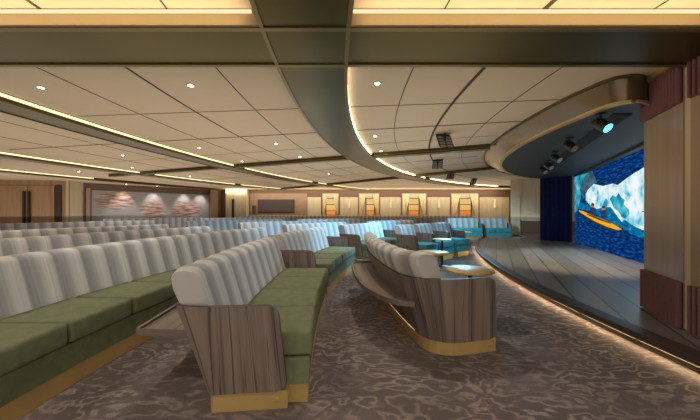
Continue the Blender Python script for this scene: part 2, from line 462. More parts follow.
wall('wall_left.001', (-13.0, 13.85), (-13.25, 14.9), 0, CEIL, M['cream_wall'])
wall('wall_left.002', (-13.25, 14.9), (-9.2, 20.0), 0, CEIL, M['brownwall'])
wall('wall_back', (-9.2, 20.0), (11.0, 20.0), 0, CEIL, M['brownwall'])
wall('wall_right', (11.0, 20.0), (7.25, 13.55), 0, CEIL, M['cream_wall'])
# short wall beside the stage: pale panel over dark wainscot
wall('wall_stage', (7.25, 13.5), (9.6, 12.6), 0, CEIL, M['cream_wall'])
mb = MB(); mb.slab([(7.2, 13.42), (7.55, 13.3), (7.6, 13.42), (7.25, 13.52)], 0, CEIL-0.002); trim(mb, M['cream'])
mb = MB(); mb.slab([(7.6, 13.3), (9.6, 12.53), (9.62, 12.6), (7.62, 13.37)], 0, 0.72); trim(mb, M['brownwall'])

# ------------------------------------------------------------------ stage
def stage_x(y): return 19.5-math.sqrt(17*17-(y-2.5)**2)
STZ = 0.15
ys = lin(-1.5, 11.3, 60)
edge_pts = [(stage_x(y), y) for y in ys]
poly = edge_pts + [(7.0, 11.9), (7.3, 13.4), (9.4, 12.5), (13.5, 12.0), (13.5, -1.5)]
mb = MB(); mb.slab(list(reversed([(x+0.02, y) for x, y in edge_pts] + poly[len(edge_pts):])), 0.06, STZ-0.002)
stage = mb.build('stage', M['planks']); tag(stage, 'low curved stage of dark planks with glowing edge on the right', 'stage')
mb = MB(); mb.strip([(x-0.05, y) for x, y in edge_pts], [(x+0.10, y) for x, y in edge_pts], STZ-0.055, STZ+0.004)
n_ = mb.build('nosing', M['nose'], stage, bevel=0.006)
mb = MB(); mb.strip([(x+0.055, y) for x, y in edge_pts], [(x+0.14, y) for x, y in edge_pts], 0.0, 0.062)
mb.build('riser', M['nose'], stage)
mb = MB(); mb.strip([(x-0.012, y) for x, y in edge_pts], [(x+0.035, y) for x, y in edge_pts], STZ-0.062, STZ-0.057)
mb.build('edge_light', M['stage_glow'], stage)

# stage canopy: soffit, leaning fascia
SOF = 2.30
def ring(phi): return (11.2-8.5*math.cos(phi), 3.4+8.5*math.sin(phi))
phis = lin(math.radians(-1.0), math.radians(62), 60)
rb = [(3.10, 3.11), (2.95, 3.035), (2.85, 3.02), (2.76, 3.07), (2.715, 3.15)]+[ring(p) for p in phis]
rt = [(3.09, 3.09), (2.93, 2.99), (2.82, 2.97), (2.70, 3.03), (2.65, 3.14)]+[(12.6-10*math.cos(p*0.97), 3.7+10*math.sin(p*0.97)) for p in phis]
mb = MB()
L = 0; rows = []; uvs = []
for i, (p, q) in enumerate(zip(rb, rt)):
    if i: L += (Vector(p)-Vector(rb[i-1])).length
    rows.append([(p[0], p[1], SOF), (q[0], q[1], CEIL)]); uvs.append([(L, 0), (L, 0.4)])
mb.grid(rows, uvs)
m_f = wood('fascia_veneer', (0.135, 0.09, 0.042), (0.15, 0.10, 0.05), (0.165, 0.112, 0.056), 0.22, 1.2, 0.3, 0.0)
m_f.node_tree.nodes['Principled BSDF'].inputs['Metallic'].default_value = 0.35
struct(mb.build('trim_canopy_fascia', m_f, smooth=True))
mb = MB(); mb.strip([(x-0.02, y) for x, y in rb], [(x+0.05, y) for x, y in rb], SOF-0.02, SOF+0.01); trim(mb, M['brass'], 'trim_canopy_edge')
mb = MB(); mb.strip([(x-0.03, y) for x, y in rt], [(x+0.0, y) for x, y in rt], CEIL-0.03, CEIL-0.002); trim(mb, M['bronze_trim'], 'trim_canopy_top')
# soffit runs from the ring to the line in front of the screen
sl = [(4.3, 3.95), (4.75, 4.85), (7.15, 9.6), (7.35, 10.4)]
soff = rb + [(7.6, 10.9), (7.4, 10.5)] + list(reversed(sl)) + [(4.3, 3.5), (3.2, 3.29)]
mb = MB(); mb.slab(soff, SOF, SOF+0.04); struct(mb.build('ceiling.001', M['soffit']))
mb = MB(); mb.slab([(4.3, 3.95), (4.75, 4.85), (7.15, 9.6), (7.25, 9.55), (4.85, 4.8), (4.4, 3.9)], SOF-0.05, SOF); trim(mb, M['soffit'], 'trim_canopy_lip')
# dark track slot in the soffit
mb = MB(); mb.slab([(3.0, 3.42), (3.22, 3.42), (5.75, 8.75), (5.5, 8.75)], SOF-0.008, SOF-0.001)
tag(mb.build('lighting_track', M['slot']), 'straight black lighting slot under the stage canopy', 'track')

# ------------------------------------------------------------------ portal wall at right
def portal(p0, p1, name, label):
    a, c = Vector(p0), Vector(p1); d = c-a; L = d.length; d.normalize(); n = Vector((d.y, -d.x))  # d runs away from camera; n to the right
    def P(u, o, z): q = a+d*u+n*o; return (q.x, q.y, z)
    mb = MB()
    def quad(u0, u1, o0, o1, z0, z1, mi=0):
        bq = [P(u0, o0, z0), P(u0, o1, z0), P(u1, o1, z0), P(u1, o0, z0)]
        tq = [P(u0, o0, z1), P(u0, o1, z1), P(u1, o1, z1), P(u1, o0, z1)]
        mb.hexa(bq, tq, mi=mi)
    # veneer face
    mb.cap([P(0, 0, STZ+0.006), P(L, 0, STZ+0.006), P(L, 0, CEIL-0.002), P(0, 0, CEIL-0.002)], [(0, 0), (L, 0), (L, 2.3), (0, 2.3)])
    mb.cap([P(L, 0, STZ+0.006), P(L, 0.5, STZ+0.006), P(L, 0.5, CEIL-0.002), P(L, 0, CEIL-0.002)], [(0, 0), (0.5, 0), (0.5, 2.3), (0, 2.3)])
    mb.cap([P(0, 0, STZ+0.006), P(0, 0.5, STZ+0.006), P(0, 0.5, CEIL-0.002), P(0, 0, CEIL-0.002)], [(0, 0), (0.5, 0), (0.5, 2.3), (0, 2.3)])
    mb.cap([P(0, 0.5, STZ+0.006), P(L, 0.5, STZ+0.006), P(L, 0.5, CEIL-0.002), P(0, 0.5, CEIL-0.002)], [(0, 0), (L, 0), (L, 2.3), (0, 2.3)])
    w = struct(mb.build(name, M['portal_veneer']))
    k = int(L/0.046)
    for zz0, zz1 in ((STZ+0.008, 0.56), (2.15, CEIL-0.03)):
        mb = MB()
        for i in range(k):
            u = (i+0.5)*L/k; r = L/k*0.31
            row = [[P(u+r*math.cos(t), -0.04*math.sin(t)-0.004, z) for t in lin(0, PI, 6)] for z in (zz0, zz1)]
            mb.grid(row); mb.cap(row[1]); mb.cap(row[0], flip=True)
        struct(mb.build('trim_fluting', M['flute'], smooth=True))
        mb = MB(); quad(0, L, -0.004, 0.0, zz0, zz1); struct(mb.build('trim_fluting_shade', M['flute_shade']))  # dark sheet painted as shade between the ribs
    return w
portal((2.925, 2.635), (3.195, 3.26), 'wall_portal', '')
portal((2.58, 0.9), (2.895, 2.55), 'wall_portal.001', '')
mb = MB(); mb.slab([(2.925, 2.552), (3.2, 2.552), (3.2, 2.632), (2.935, 2.632)], STZ+0.006, CEIL-0.002); trim(mb, M['cream'])
mb = MB(); mb.slab([(2.42, 0.9), (2.50, 0.9), (3.13, 3.29), (3.06, 3.29)], 2.505, 2.548); trim(mb, M['brass'])

# ------------------------------------------------------------------ LED screen with its picture
A = Vector((7.12, 9.5)); Bv = Vector((4.78, 3.4)); dS = (Bv-A).normalized(); LS = (Bv-A).length
nS = Vector((dS.y, -dS.x))           # towards the audience (left)
if nS.x > 0: nS = -nS
def on_screen(px, py, lift=0.0):
    """where the sight line of photo point (px, py) meets the screen plane -> (u, z)"""
    kx = (px-350)/300
    # A + u dS = (kx*Y, Y)
    u = (kx*A.y-A.x)/(dS.x-kx*dS.y); Y = A.y+u*dS.y
    return u, HC-(py-210)*Y/300
def SP(u, z, o=0.0): q = A+dS*u+nS*o; return (q.x, q.y, z)
scr = thing('stage_screen', (A.x, A.y, STZ), 'tall glowing screen at the back of the stage showing a kayak passing an iceberg', 'screen')
mb = MB(); q = [(0, 0.16), (LS, 0.16), (LS, 2.85), (0, 2.85)]
mb.cap([SP(u, z, -0.06) for u, z in q]); mb.cap([SP(u, z, -0.002) for u, z in q])
for i in range(4):
    a_, c_ = q[i], q[(i+1) % 4]; mb.cap([SP(*a_, -0.06), SP(*c_, -0.06), SP(*c_, -0.002), SP(*a_, -0.002)])
mb.build('housing', M['black'], scr)
pm = MB()
mats_s = ['s_water', 's_lowwater', 's_cyan', 's_rock', 's_ice', 's_yellow', 's_dark', 's_navy', 's_skin', 's_red']
def patch(pts, mat, lift):
    uz = [on_screen(*p) for p in pts]
    uz = [(min(max(u, 0.0), LS), min(max(z, 0.165), 2.845)) for u, z in uz]
    pm.cap([SP(u, z, lift) for u, z in uz], uz, mats_s.index(mat))
pm.cap([SP(u, z, 0.0) for u, z in q], q, 0)
patch([(574, 200), (590, 206), (606, 206), (643, 212), (690, 218), (690, 256), (656, 243), (643, 239), (630, 233), (618, 226), (606, 219), (590, 211), (574, 208)], 's_lowwater', 0.002)
patch([(574, 176), (588, 170), (589, 176), (582, 192), (578, 210), (574, 213)], 's_cyan', 0.003)
patch([(583, 178), (592, 170), (597, 182), (590, 190), (584, 199), (580, 190)], 's_rock', 0.004)
patch([(588, 190), (594, 184), (603, 186), (613, 183.5), (618, 185), (630, 176), (643, 168), (680, 150), (690, 160), (690, 217), (660, 214), (643, 211),
       (634, 218), (628, 216), (622, 222), (616, 214), (611, 207), (604, 207), (597, 209), (590, 205), (586, 200), (586, 194)], 's_ice', 0.005)
patch([(610, 199), (613, 195), (616, 197), (619, 193), (622, 198), (625, 200), (624, 205), (629, 209), (630, 214), (626, 219), (622, 217), (619, 212), (614, 208), (612, 203)], 's_cyan', 0.0065)
patch([(603, 204), (606, 198), (609, 201), (608, 206), (605, 207)], 's_cyan', 0.0065)
patch([(624, 219), (632, 214), (643, 212), (690, 205), (690, 236), (643, 230), (634, 226)], 's_ice', 0.0065)
# paddlers and kayak
def paddler(x, y):
    patch([(x-2.6, y+9), (x-3.0, y+4), (x-1.4, y+2), (x+1.6, y+2), (x+3.2, y+5), (x+3.2, y+11)], 's_navy', 0.011)
    patch([(x-1.5, y+2.4), (x-1.7, y+0.4), (x, y-0.6), (x+1.6, y+0.4), (x+1.5, y+2.4)], 's_red', 0.012)
    patch([(x-1.7, y+0.5), (x-1.5, y-1.4), (x, y-2.2), (x+1.6, y-1.2), (x+1.8, y+0.5)], 's_dark', 0.013)
patch([(579.5, 210.4), (583, 211), (592, 215), (604, 219.5), (614, 224), (622.4, 229.4), (618, 230.2), (607, 226.6), (595, 221.2), (585, 215.4), (580, 212)], 's_yellow', 0.009)
patch([(587, 213.4), (598, 217.5), (611, 222.8), (612, 224), (600, 220.2), (588, 215)], 's_dark', 0.010)
patch([(581, 212.6), (595, 221.4), (607, 226.8), (618, 230.4), (616, 231.4), (604, 228), (592, 222.2), (582, 215)], 's_dark', 0.008)
paddler(593.2, 205.0); paddler(604.2, 207.6)
patch([(584, 209.6), (597, 213.6), (597, 214.3), (584, 210.3)], 's_dark', 0.014)
patch([(622.2, 227), (624, 227), (624.4, 236), (622.8, 236)], 's_dark', 0.010)
pm.build('picture', [M[k] for k in mats_s], scr, weld=False)

# ------------------------------------------------------------------ navy stage curtain
def curtain(name, a, c, z0, z1, folds, amp, mat, label, cat, group=None):
    a, c = Vector(a), Vector(c); d = c-a; L = d.length; d.normalize(); n = Vector((-d.y, d.x))
    k = folds*8; rows = []
    for z in (z0, (z0+z1)/2, z1):
        rows.append([])
        for i in range(k+1):
            u = L*i/k; q = a+d*u+n*(amp*math.sin(2*PI*folds*i/k)); rows[-1].append((q.x, q.y, z))
    back = [[(p[0]+n.x*0.03, p[1]+n.y*0.03, p[2]) for p in r] for r in rows]
    mb = MB(); mb.grid(rows); mb.grid(back, flip=True)
    for r, bk in ((rows[0], back[0]), (rows[-1], back[-1])): mb.grid([r, bk])
    for j in (0, -1): mb.grid([[r[j] for r in rows], [r[j] for r in back]])
    o = mb.build(name, mat, smooth=True)
    return tag(o, label, cat, group)
curtain('stage_curtain', (6.62, 10.45), (7.2, 9.72), STZ+0.004, SOF-0.002, 7, 0.035, M['curtain'], 'navy blue velvet curtain hanging at the left of the stage screen', 'curtain')

# ------------------------------------------------------------------ sofas
ZP, ZB, ZS, ZT, ZA = 0.11, 0.30, 0.456, 0.855, 0.645
PROF = [(0.075, 0.40), (0.045, 0.50), (0.005, 0.64), (-0.03, 0.75), (-0.052, 0.815), (-0.085, 0.845), (-0.14, 0.855), (-0.195, 0.848), (-0.222, 0.815), (-0.212, 0.74), (-0.170, 0.645), (-0.125, 0.50), (-0.10, 0.40)]
def sofa(name, p0, p1, sag, n, label, group, ends=(1, 1), tray=None, rc=(0.05, 0.05), lean=0.19, light=False, seat='green', depth=0.62, pw=None, detail=1, cat='sofa', uoff=0.0):
    p0, p1 = Vector(p0), Vector(p1); ch = p1-p0; Lc = ch.length; d = ch/Lc; rt_ = Vector((d.y, -d.x))
    def Pt(t):
        # bulges away from the front (spine lies behind the chord in the middle)
        return p0+ch*t-rt_*(4*sag*t*(1-t))
    def Fr(t):
        tg = (ch-rt_*(4*sag*(1-2*t))).normalized(); return Vector((tg.y, -tg.x)), tg
    def W(t, o, z):
        f, _ = Fr(t); q = Pt(t)+f*o; return (q.x, q.y, z)
    mid = W(0.5, 0.3, 0)
    root = thing(name, mid, label, cat, group)
    pw = pw or depth-0.15
    ns = max(6, int(n*4*detail))
    ins = 0.03/Lc
    e0, e1 = 0.05/Lc, 1-0.05/Lc
    # seat cushions
    for i in range(n):
        a_, c_ = ins+(1-2*ins)*i/n+0.006/Lc, ins+(1-2*ins)*(i+1)/n-0.009/Lc
        mb = MB()
        if detail >= 1:
            bq = [W(a_, 0.06, ZB), W(a_, depth, ZB), W(c_, depth, ZB), W(c_, 0.06, ZB)]
            tq = [W(a_, 0.06, ZS-0.008), W(a_, depth-0.006, ZS-0.006), W(c_, depth-0.006, ZS-0.006), W(c_, 0.06, ZS-0.008)]
            mb.hexa(bq, tq); mb.build('seat_cushion', M[seat], root, bevel=0.028, seg=3, smooth=True)
        else:
            bq = [W(a_, 0.06, ZB), W(a_, depth, ZB), W(c_, depth, ZB), W(c_, 0.06, ZB)]
            tq = [W(a_, 0.06, ZS), W(a_, depth, ZS), W(c_, depth, ZS), W(c_, 0.06, ZS)]
            mb.hexa(bq, tq); mb.build('seat_cushion', M[seat], root, bevel=0.02, seg=1)
    # striped fluted back cushion
    nst = max(2, int(round(Lc/0.24))); sub = 8 if detail >= 1 else 4
    rows = []; uvs = []
    cx_, cz_ = -0.09, 0.66
    nn = nst*sub
    tb0 = max(0.036, 0.2*rc[0] if ends[0] else 0)/Lc; tb1 = 1-max(0.036, 0.2*rc[1] if ends[1] else 0)/Lc
    for i in range(nn+1):
        t = tb0+(tb1-tb0)*i/nn
        g = abs(math.sin(PI*i/sub))**0.6 if detail >= 1 else 1.0
        endk = min(i, nn-i)
        sh = sum(0.6*rc[e]*max(0, 1-dd*Lc/(1.6*rc[e]+0.01))**2 for e, dd in ((0, t), (1, 1-t)) if ends[e] and rc[e] > 0.12)
        es = 0.955 if endk == 0 else (0.99 if endk == 1 else 1.0)
        r = []
        for (o, z) in PROF:
            k = es*(1-0.04*(1-g)) if z > 0.47 else 1
            r.append(W(t, cx_+(o-cx_)*k+sh, cz_+(z-cz_)*k if z > cz_ else z))
        rows.append(r); uvs.append([(uoff+i/sub, j*0.15) for j in range(len(PROF)+1)])
    mb = MB(); mb.grid(rows, uvs, closed=True)
    for r, u in ((rows[0], uvs[0]), (rows[-1], uvs[-1])):
        mb.cap(r, [(u[0][0]+0.3, j*0.02) for j in range(len(PROF))])
    mb.build('back_cushion', M['stripes'], root, smooth=True)
    # wood surround: runs round the near end, along the back, round the far end
    path = []   # (x, y, leanx, leany)
    def corner(t, sgn, r):
        f, tg = Fr(t); c0 = Pt(t)
        pts = []
        out = tg*sgn
        for o in ([pw, pw-0.006, pw-0.018, pw-0.038, pw-0.07]+lin(pw-0.1, r, 5)[:-1] if detail >= 1 else lin(pw, r, 3)[:-1]):
            q = c0+f*o; pts.append((q, out*0.05 - f*0.05*(o/pw), out))
        for k in lin(0, PI/2, 6):
            q = c0+f*(r-r*math.sin(k))-out*(r-r*math.cos(k))
            nr = out*math.cos(k)-f*math.sin(k)
            pts.append((q, out*0.05*math.cos(k)-f*lean*math.sin(k), nr))
        return pts
    if ends[0]: path += corner(0.0, -1, rc[0])
    a_ = (rc[0]/Lc if ends[0] else 0); c_ = 1-(rc[1]/Lc if ends[1] else 0)
    for t in lin(a_, c_, ns)[(1 if ends[0] else 0):(-1 if ends[1] else None)]:
        f, tg = Fr(t); path.append((Pt(t), -f*lean, -f))
    if ends[1]: path += list(reversed(corner(1.0, 1, rc[1])))
    # smooth the lean along the end panels so that the panel is a trapezoid
    def pt(q, ln, z):
        k = (z-ZP)/(ZA-ZP); v = q+ln*k; return (v.x, v.y, z)
    bs_ = [(q-nr*0.026) for q, ln, nr in path]
    ins2 = 0.03/Lc
    fr_ = [Vector(W(t, depth-0.02, 0)[:2]) for t in lin(1-ins2, ins2, ns)]
    if not ends[1]: bs_.append(Vector(W(1-ins2, pw, 0)[:2]))
    if not ends[0]: bs_.insert(0, Vector(W(ins2, pw, 0)[:2]))
    mb = MB(); mb.slab([tuple(v) for v in reversed(bs_+fr_)], ZP+0.022, ZB-0.004); mb.build('seat_base', M[seat], root)
    pl_ = [(q-nr*0.012) for q, ln, nr in path]
    if not ends[1]: pl_.append(Vector(W(1-ins, pw, 0)[:2]))
    if not ends[0]: pl_.insert(0, Vector(W(ins, pw, 0)[:2]))
    back_ = [Vector(W(t, pw, 0)[:2]) for t in lin(e1, e0, ns)[1:-1]]
    mb = MB(); mb.slab([tuple(v) for v in reversed(pl_+back_)], 0, ZP-0.001); pl_o = mb.build('plinth', M['brass'], root)
    if light and ends[0]:
        f0, t0_ = Fr(0); q0 = Pt(0)+f0*(pw-0.06)
        mb = MB(); mb.tube((q0.x+t0_.x*0.02, q0.y+t0_.y*0.02, 0.055), (q0.x-t0_.x*0.0, q0.y-t0_.y*0.0, 0.055), 0.011, 14); mb.build('bolt', M['gold'], pl_o)
    mb = MB(); ts = lin(e0*1.2, 1-e0*1.2, ns); mb.strip([W(t, pw-0.02, 0)[:2] for t in ts], [W(t, depth-0.03, 0)[:2] for t in ts], 0, ZP+0.02); mb.build('front_plinth', M['brass'], root, bevel=0.006 if detail >= 1 else 0)
    L = 0; acc = []
    for i, (q, ln, nr) in enumerate(path):
        if i: L += (q-path[i-1][0]).length
        acc.append(L)
    Rr = 0.075; zs = 8
    outer = []; inner = []; uv = []
    for i, (q, ln, nr) in enumerate(path):
        zt, zb = ZA, ZP
        for flag, dist in ((ends[0], acc[i]), (ends[1], L-acc[i])):
            if flag and dist < Rr:
                s = Rr-math.sqrt(max(0, Rr*Rr-(Rr-dist)**2)); zt -= s; zb += s*0.8
        col = lin(zb, zt, zs)
        outer.append([pt(q, ln, z) for z in col]); inner.append([pt(q-nr*0.028, ln, z) for z in col])
        uv.append([(acc[i]+uoff*3, z) for z in col])
    mb = MB(); mb.grid(outer, uv); mb.grid(inner, uv, flip=True)
    mb.grid([[o_[-1] for o_ in outer], [i_[-1] for i_ in inner]], mi=1); mb.grid([[o_[0] for o_ in outer], [i_[0] for i_ in inner]], mi=1)
    mb.grid([outer[0], inner[0]], mi=1); mb.grid([outer[-1], inner[-1]], mi=1)
    mb.build('wood_surround', [M['walnut'], M['walnut_edge']], root, smooth=True)
    # writing ledge on the back of the sofa
    if tray:
        for (t0, t1, w0, zt, tap0, tap1) in tray:
            Lr = []; Rr_ = []
            for k in range(31):
                t = t0+(t1-t0)*k/30; s = (t-t0)*Lc; e = (t1-t)*Lc
                wd = w0
                if s < tap0: wd *= math.sqrt(max(0, 1-((tap0-s)/tap0)**2))
                if e < tap1: wd *= math.sqrt(max(0, 1-((tap1-e)/tap1)**2))
                oin = -lean*(zt-ZP)/(ZA-ZP)-0.004
                Lr.append(W(t, oin-max(wd, 0.004), zt)); Rr_.append(W(t, oin, zt))
            mb = MB()
            uvr = []; rows = []
            for k, (l, r) in enumerate(zip(Lr, Rr_)):
                u_ = (t0+(t1-t0)*k/30)*Lc
                rows.append([(l[0], l[1], zt), (r[0], r[1], zt), (r[0], r[1], zt+0.03), (l[0], l[1], zt+0.03)])
                uvr.append([(0, u_*0.6), (0.3, u_*0.6), (0.3, u_*0.6), (0, u_*0.6), (0, u_*0.6)])
            mb.grid(rows, uvr, closed=True); mb.cap(rows[0], flip=True); mb.cap(rows[-1])
            tr = mb.build('ledge', M['walnut'], root)
            mb = MB()
            rim = []
            for k, (l, r) in enumerate(zip(Lr, Rr_)):
                v = Vector((r[0]-l[0], r[1]-l[1])); wv = v.length; v = v/max(wv, 1e-6)*min(0.022, wv*0.6)
                rim.append([(l[0], l[1], zt+0.03), (l[0]+v.x, l[1]+v.y, zt+0.03), (l[0]+v.x, l[1]+v.y, zt+0.045), (l[0], l[1], zt+0.045)])
            mb.grid(rim, [[(0, k*0.05)]*5 for k in range(31)], closed=True); mb.cap(rim[0], flip=True); mb.cap(rim[-1])
            mb.build('ledge_rim', M['walnut'], tr)
    if light:
        ts = lin(e0, e1, ns)
        ts = lin(rc[0]*1.3/Lc if ends[0] else e0, e1, ns)
        mb = MB(); mb.strip([W(t, 0.003, 0)[:2] for t in ts], [W(t, 0.026, 0)[:2] for t in ts], ZP-0.005, ZP-0.002)
        mb.build('plinth_light', M['plinth_glow'], root)
    return root

GR = 'long striped sofas in curving rows'
sofa('sofa', (-0.845, 1.76), (-0.90, 3.98), 0.04, 4, 'nearest olive sofa with walnut end panel and brass plinth, left of centre aisle', GR, tray=[(0.06, 0.97, 0.40, 0.40, 0.05, 0.25)], light=True)
sofa('sofa', (0.66, 2.40), (0.44, 4.80), 0.09, 4, 'sofa with curved walnut back facing the stage, right of the aisle', GR,
     tray=[(0.04, 0.84, 0.30, 0.40, 0.80, 0.14), (0.855, 0.99, 0.26, 0.40, 0.16, 0.16)], rc=(0.26, 0.1), light=True, depth=0.64, pw=0.60, uoff=1.0)
sofa('sofa', (-2.44, 0.80), (-1.62, 6.05), 0.34, 9, 'long olive sofa in the left foreground, cut by the left edge of the photo', GR, light=True, uoff=0.3)
sofa('sofa', (-0.90, 4.18), (-0.47, 6.30), 0.05, 4, 'olive sofa directly behind the nearest sofa, dark walnut arm against its back', GR, uoff=0.6)
sofa('sofa', (-4.35, 2.3), (-2.95, 6.5), 0.22, 7, 'second long sofa back from the left foreground sofa', GR, uoff=0.2)
sofa('sofa', (-6.1, 4.0), (-4.35, 7.3), 0.15, 6, 'third long sofa back from the left foreground, dim grey stripes', GR, detail=0.5)
sofa('sofa', (-8.9, 7.2), (-6.6, 10.2), 0.15, 6, 'fourth row sofa at far left in front of the double doors', GR, detail=0.5)
sofa('sofa', (-0.12, 7.0), (0.95, 8.45), 0.04, 3, 'blue lit sofa end on, beyond the far end of the curved walnut back', GR, uoff=0.4)
sofa('sofa', (-1.5, 7.15), (-0.05, 8.95), 0.05, 4, 'blue lit sofa in the middle row left of the end on sofa', GR, detail=0.5)
sofa('sofa', (-3.0, 8.2), (-0.75, 10.3), 0.05, 5, 'blue grey sofa row behind the middle sofas, below the television wall', GR, detail=0.5)
sofa('sofa', (-5.0, 9.2), (-2.6, 11.8), 0.05, 6, 'grey sofa row far back below the right end of the mural', GR, detail=0.5)
sofa('sofa', (-9.6, 11.6), (-6.9, 13.6), 0.05, 6, 'grey sofa row at the very back beneath the mural', GR, detail=0.5)
sofa('sofa', (-6.3, 12.6), (-3.0, 14.8), 0.05, 7, 'grey sofa row at the very back in front of the pale door column', GR, detail=0.5)
sofa('sofa', (-2.0, 11.4), (0.6, 12.6), 0.05, 5, 'blue sofa row far back below the leftmost window bays', GR, detail=0.5)
sofa('sofa', (0.6, 9.3), (2.3, 10.6), 0.05, 4, 'blue sofa far back behind the three blue armchairs', GR, detail=0.5)
sofa('sofa', (1.3, 12.7), (3.6, 13.3), 0.05, 5, 'blue sofa far back below the third window bay', GR, detail=0.5)
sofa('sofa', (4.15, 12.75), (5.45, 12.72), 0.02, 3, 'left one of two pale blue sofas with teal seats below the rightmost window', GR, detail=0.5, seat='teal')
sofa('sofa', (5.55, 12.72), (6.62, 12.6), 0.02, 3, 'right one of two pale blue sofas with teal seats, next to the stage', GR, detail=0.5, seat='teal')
# low banquette along the back wall
sofa('banquette', (-6.6, 18.3), (7.5, 18.3), 0.02, 22, 'long pale banquette running under the windows of the back wall', None, detail=0.5, cat='banquette')
GA = 'single armchairs facing the stage'
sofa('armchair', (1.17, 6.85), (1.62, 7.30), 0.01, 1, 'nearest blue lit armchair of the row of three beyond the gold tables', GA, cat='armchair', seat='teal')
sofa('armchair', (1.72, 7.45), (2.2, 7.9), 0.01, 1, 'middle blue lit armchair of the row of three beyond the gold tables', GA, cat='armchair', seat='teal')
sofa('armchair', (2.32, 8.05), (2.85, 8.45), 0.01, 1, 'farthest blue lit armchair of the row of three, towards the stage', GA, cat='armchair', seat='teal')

# ------------------------------------------------------------------ round side tables
def table(x, y, h, r, label):
    t = thing('side_table', (x, y, 0), label, 'table', 'round gold side tables')
    mb = MB(); mb.lathe([(r*0.97, h-0.022), (r, h-0.018), (r, h-0.004), (r*0.985, h)], (x, y, 0), 48); mb.build('table_top', M['gold'], t, smooth=True)
    mb = MB(); mb.tube((x, y, 0.015), (x, y, h-0.022), 0.022, 14); mb.build('stem', M['black'], t, smooth=True)
    mb = MB(); mb.lathe([(0.12, 0.0), (0.12, 0.01), (0.02, 0.018)], (x, y, 0), 32); mb.build('base', M['black'], t, smooth=True)
table(1.26, 3.15, 0.58, 0.238, 'nearest round gold side table on a black stem, beside the stage')
table(1.22, 4.43, 0.58, 0.235, 'second round gold side table, just behind the nearest one')
table(1.98, 6.45, 0.58, 0.2, 'small far round table in front of the blue armchairs')
table(3.25, 8.5, 0.58, 0.2, 'farthest small round table near the curve of the stage')

# ------------------------------------------------------------------ downlights
DL = [(-3.4, 3.3), (-1.72, 3.24), (0.29, 3.19), (-3.27, 6.5), (-2.98, 8.3), (0.46, 5.47), (0.71, 6.86), (-1.5, 6.1), (-1.27, 7.6), (-5.6, 4.6), (-5.6, 7.4), (-6.9, 9.5), (-6.4, 12.0), (-9.5, 10.5), (-1.6, 0.6), (0.6, 0.6), (-3.4, 0.6), (2.0, 10.5), (-0.8, 11.2)]
def light(kind, name, loc, power, col, **kw):
    l = bpy.data.lights.new(name, kind); l.energy = power; l.color = col
    for k, v in kw.items(): setattr(l, k, v)
    o = bpy.data.objects.new(name, l); COL.objects.link(o); o.location = loc
    return o
def aim(o, tgt): o.rotation_euler = (Vector(tgt)-Vector(o.location)).to_track_quat('-Z', 'Y').to_euler()
BAY = ['to the right of the curved beam', 'between the curved beam and the lit strip', 'to the left of the first lit strip']
ORD = ['nearest', 'second nearest', 'third nearest', 'fourth nearest', 'fifth nearest', 'sixth nearest', 'seventh nearest']
def bay(x): return 0 if x > -0.3 else (1 if x > -4.2 and x > -3.9 else 2)
cnt = [0, 0, 0]
for (x, y) in sorted(DL, key=lambda p: (p[1], p[0])):
    light('SPOT', 'downlight_beam', (x, y, CEIL-0.03), 75, (1.0, 0.91, 0.80), spot_size=math.radians(125), spot_blend=0.9, shadow_soft_size=0.06)
    if y < 2: continue            # outside the photograph
    k = bay(x)
    t = thing('downlight', (x, y, CEIL), 'small recessed ceiling downlight, %s of those %s' % (ORD[cnt[k]], BAY[k]), 'downlight', 'recessed ceiling downlights'); cnt[k] += 1
    mb = MB(); mb.lathe([(0.04, CEIL-0.006), (0.045, CEIL-0.001)], (x, y, 0), 20); mb.build('bezel', M['panel'], t)
    mb = MB(); mb.lathe([(0.028, CEIL-0.009), (0.028, CEIL-0.006)], (x, y, 0), 20); mb.build('lens', M['lamp'], t)

# ------------------------------------------------------------------ black track spotlights on the audience ceiling
def track_spot(x, y, z, tgt, name, label, group, s=1.0, lens='black', blue=False):
    t = thing(name, (x, y, z), label, 'spotlight', group)
    d = (Vector(tgt)-Vector((x, y, z-0.12*s))).normalized()
    c = Vector((x, y, z-0.13*s))
    mb = MB(); mb.lathe([(0.05*s, z-0.02*s), (0.05*s, z)], (x, y, 0), 20); mb.tube((x, y, z-0.06*s), (x, y, z-0.01), 0.012*s); mb.build('mount', M['black'], t)
    u = d.cross(Vector((0, 0, 1))).normalized()
    mb = MB()
    for sg in (-1, 1):
        mb.tube(c+u*sg*0.075*s, Vector((x, y, z-0.055*s))+u*sg*0.075*s, 0.008*s, 8)
    mb.tube(Vector((x, y, z-0.055*s))+u*0.075*s, Vector((x, y, z-0.055*s))-u*0.075*s, 0.008*s, 8); mb.build('yoke', M['black'], t)
    mb = MB(); mb.tube(c-d*0.09*s, c-d*0.02*s, 0.045*s, 18, r2=0.065*s); mb.tube(c-d*0.02*s, c+d*0.10*s, 0.065*s, 18); mb.build('lamp_body', M['black'], t, smooth=True)
    mb = MB(); mb.tube(c+d*0.10*s, c+d*0.103*s, 0.055*s, 18); mb.build('lens', M[lens], t)
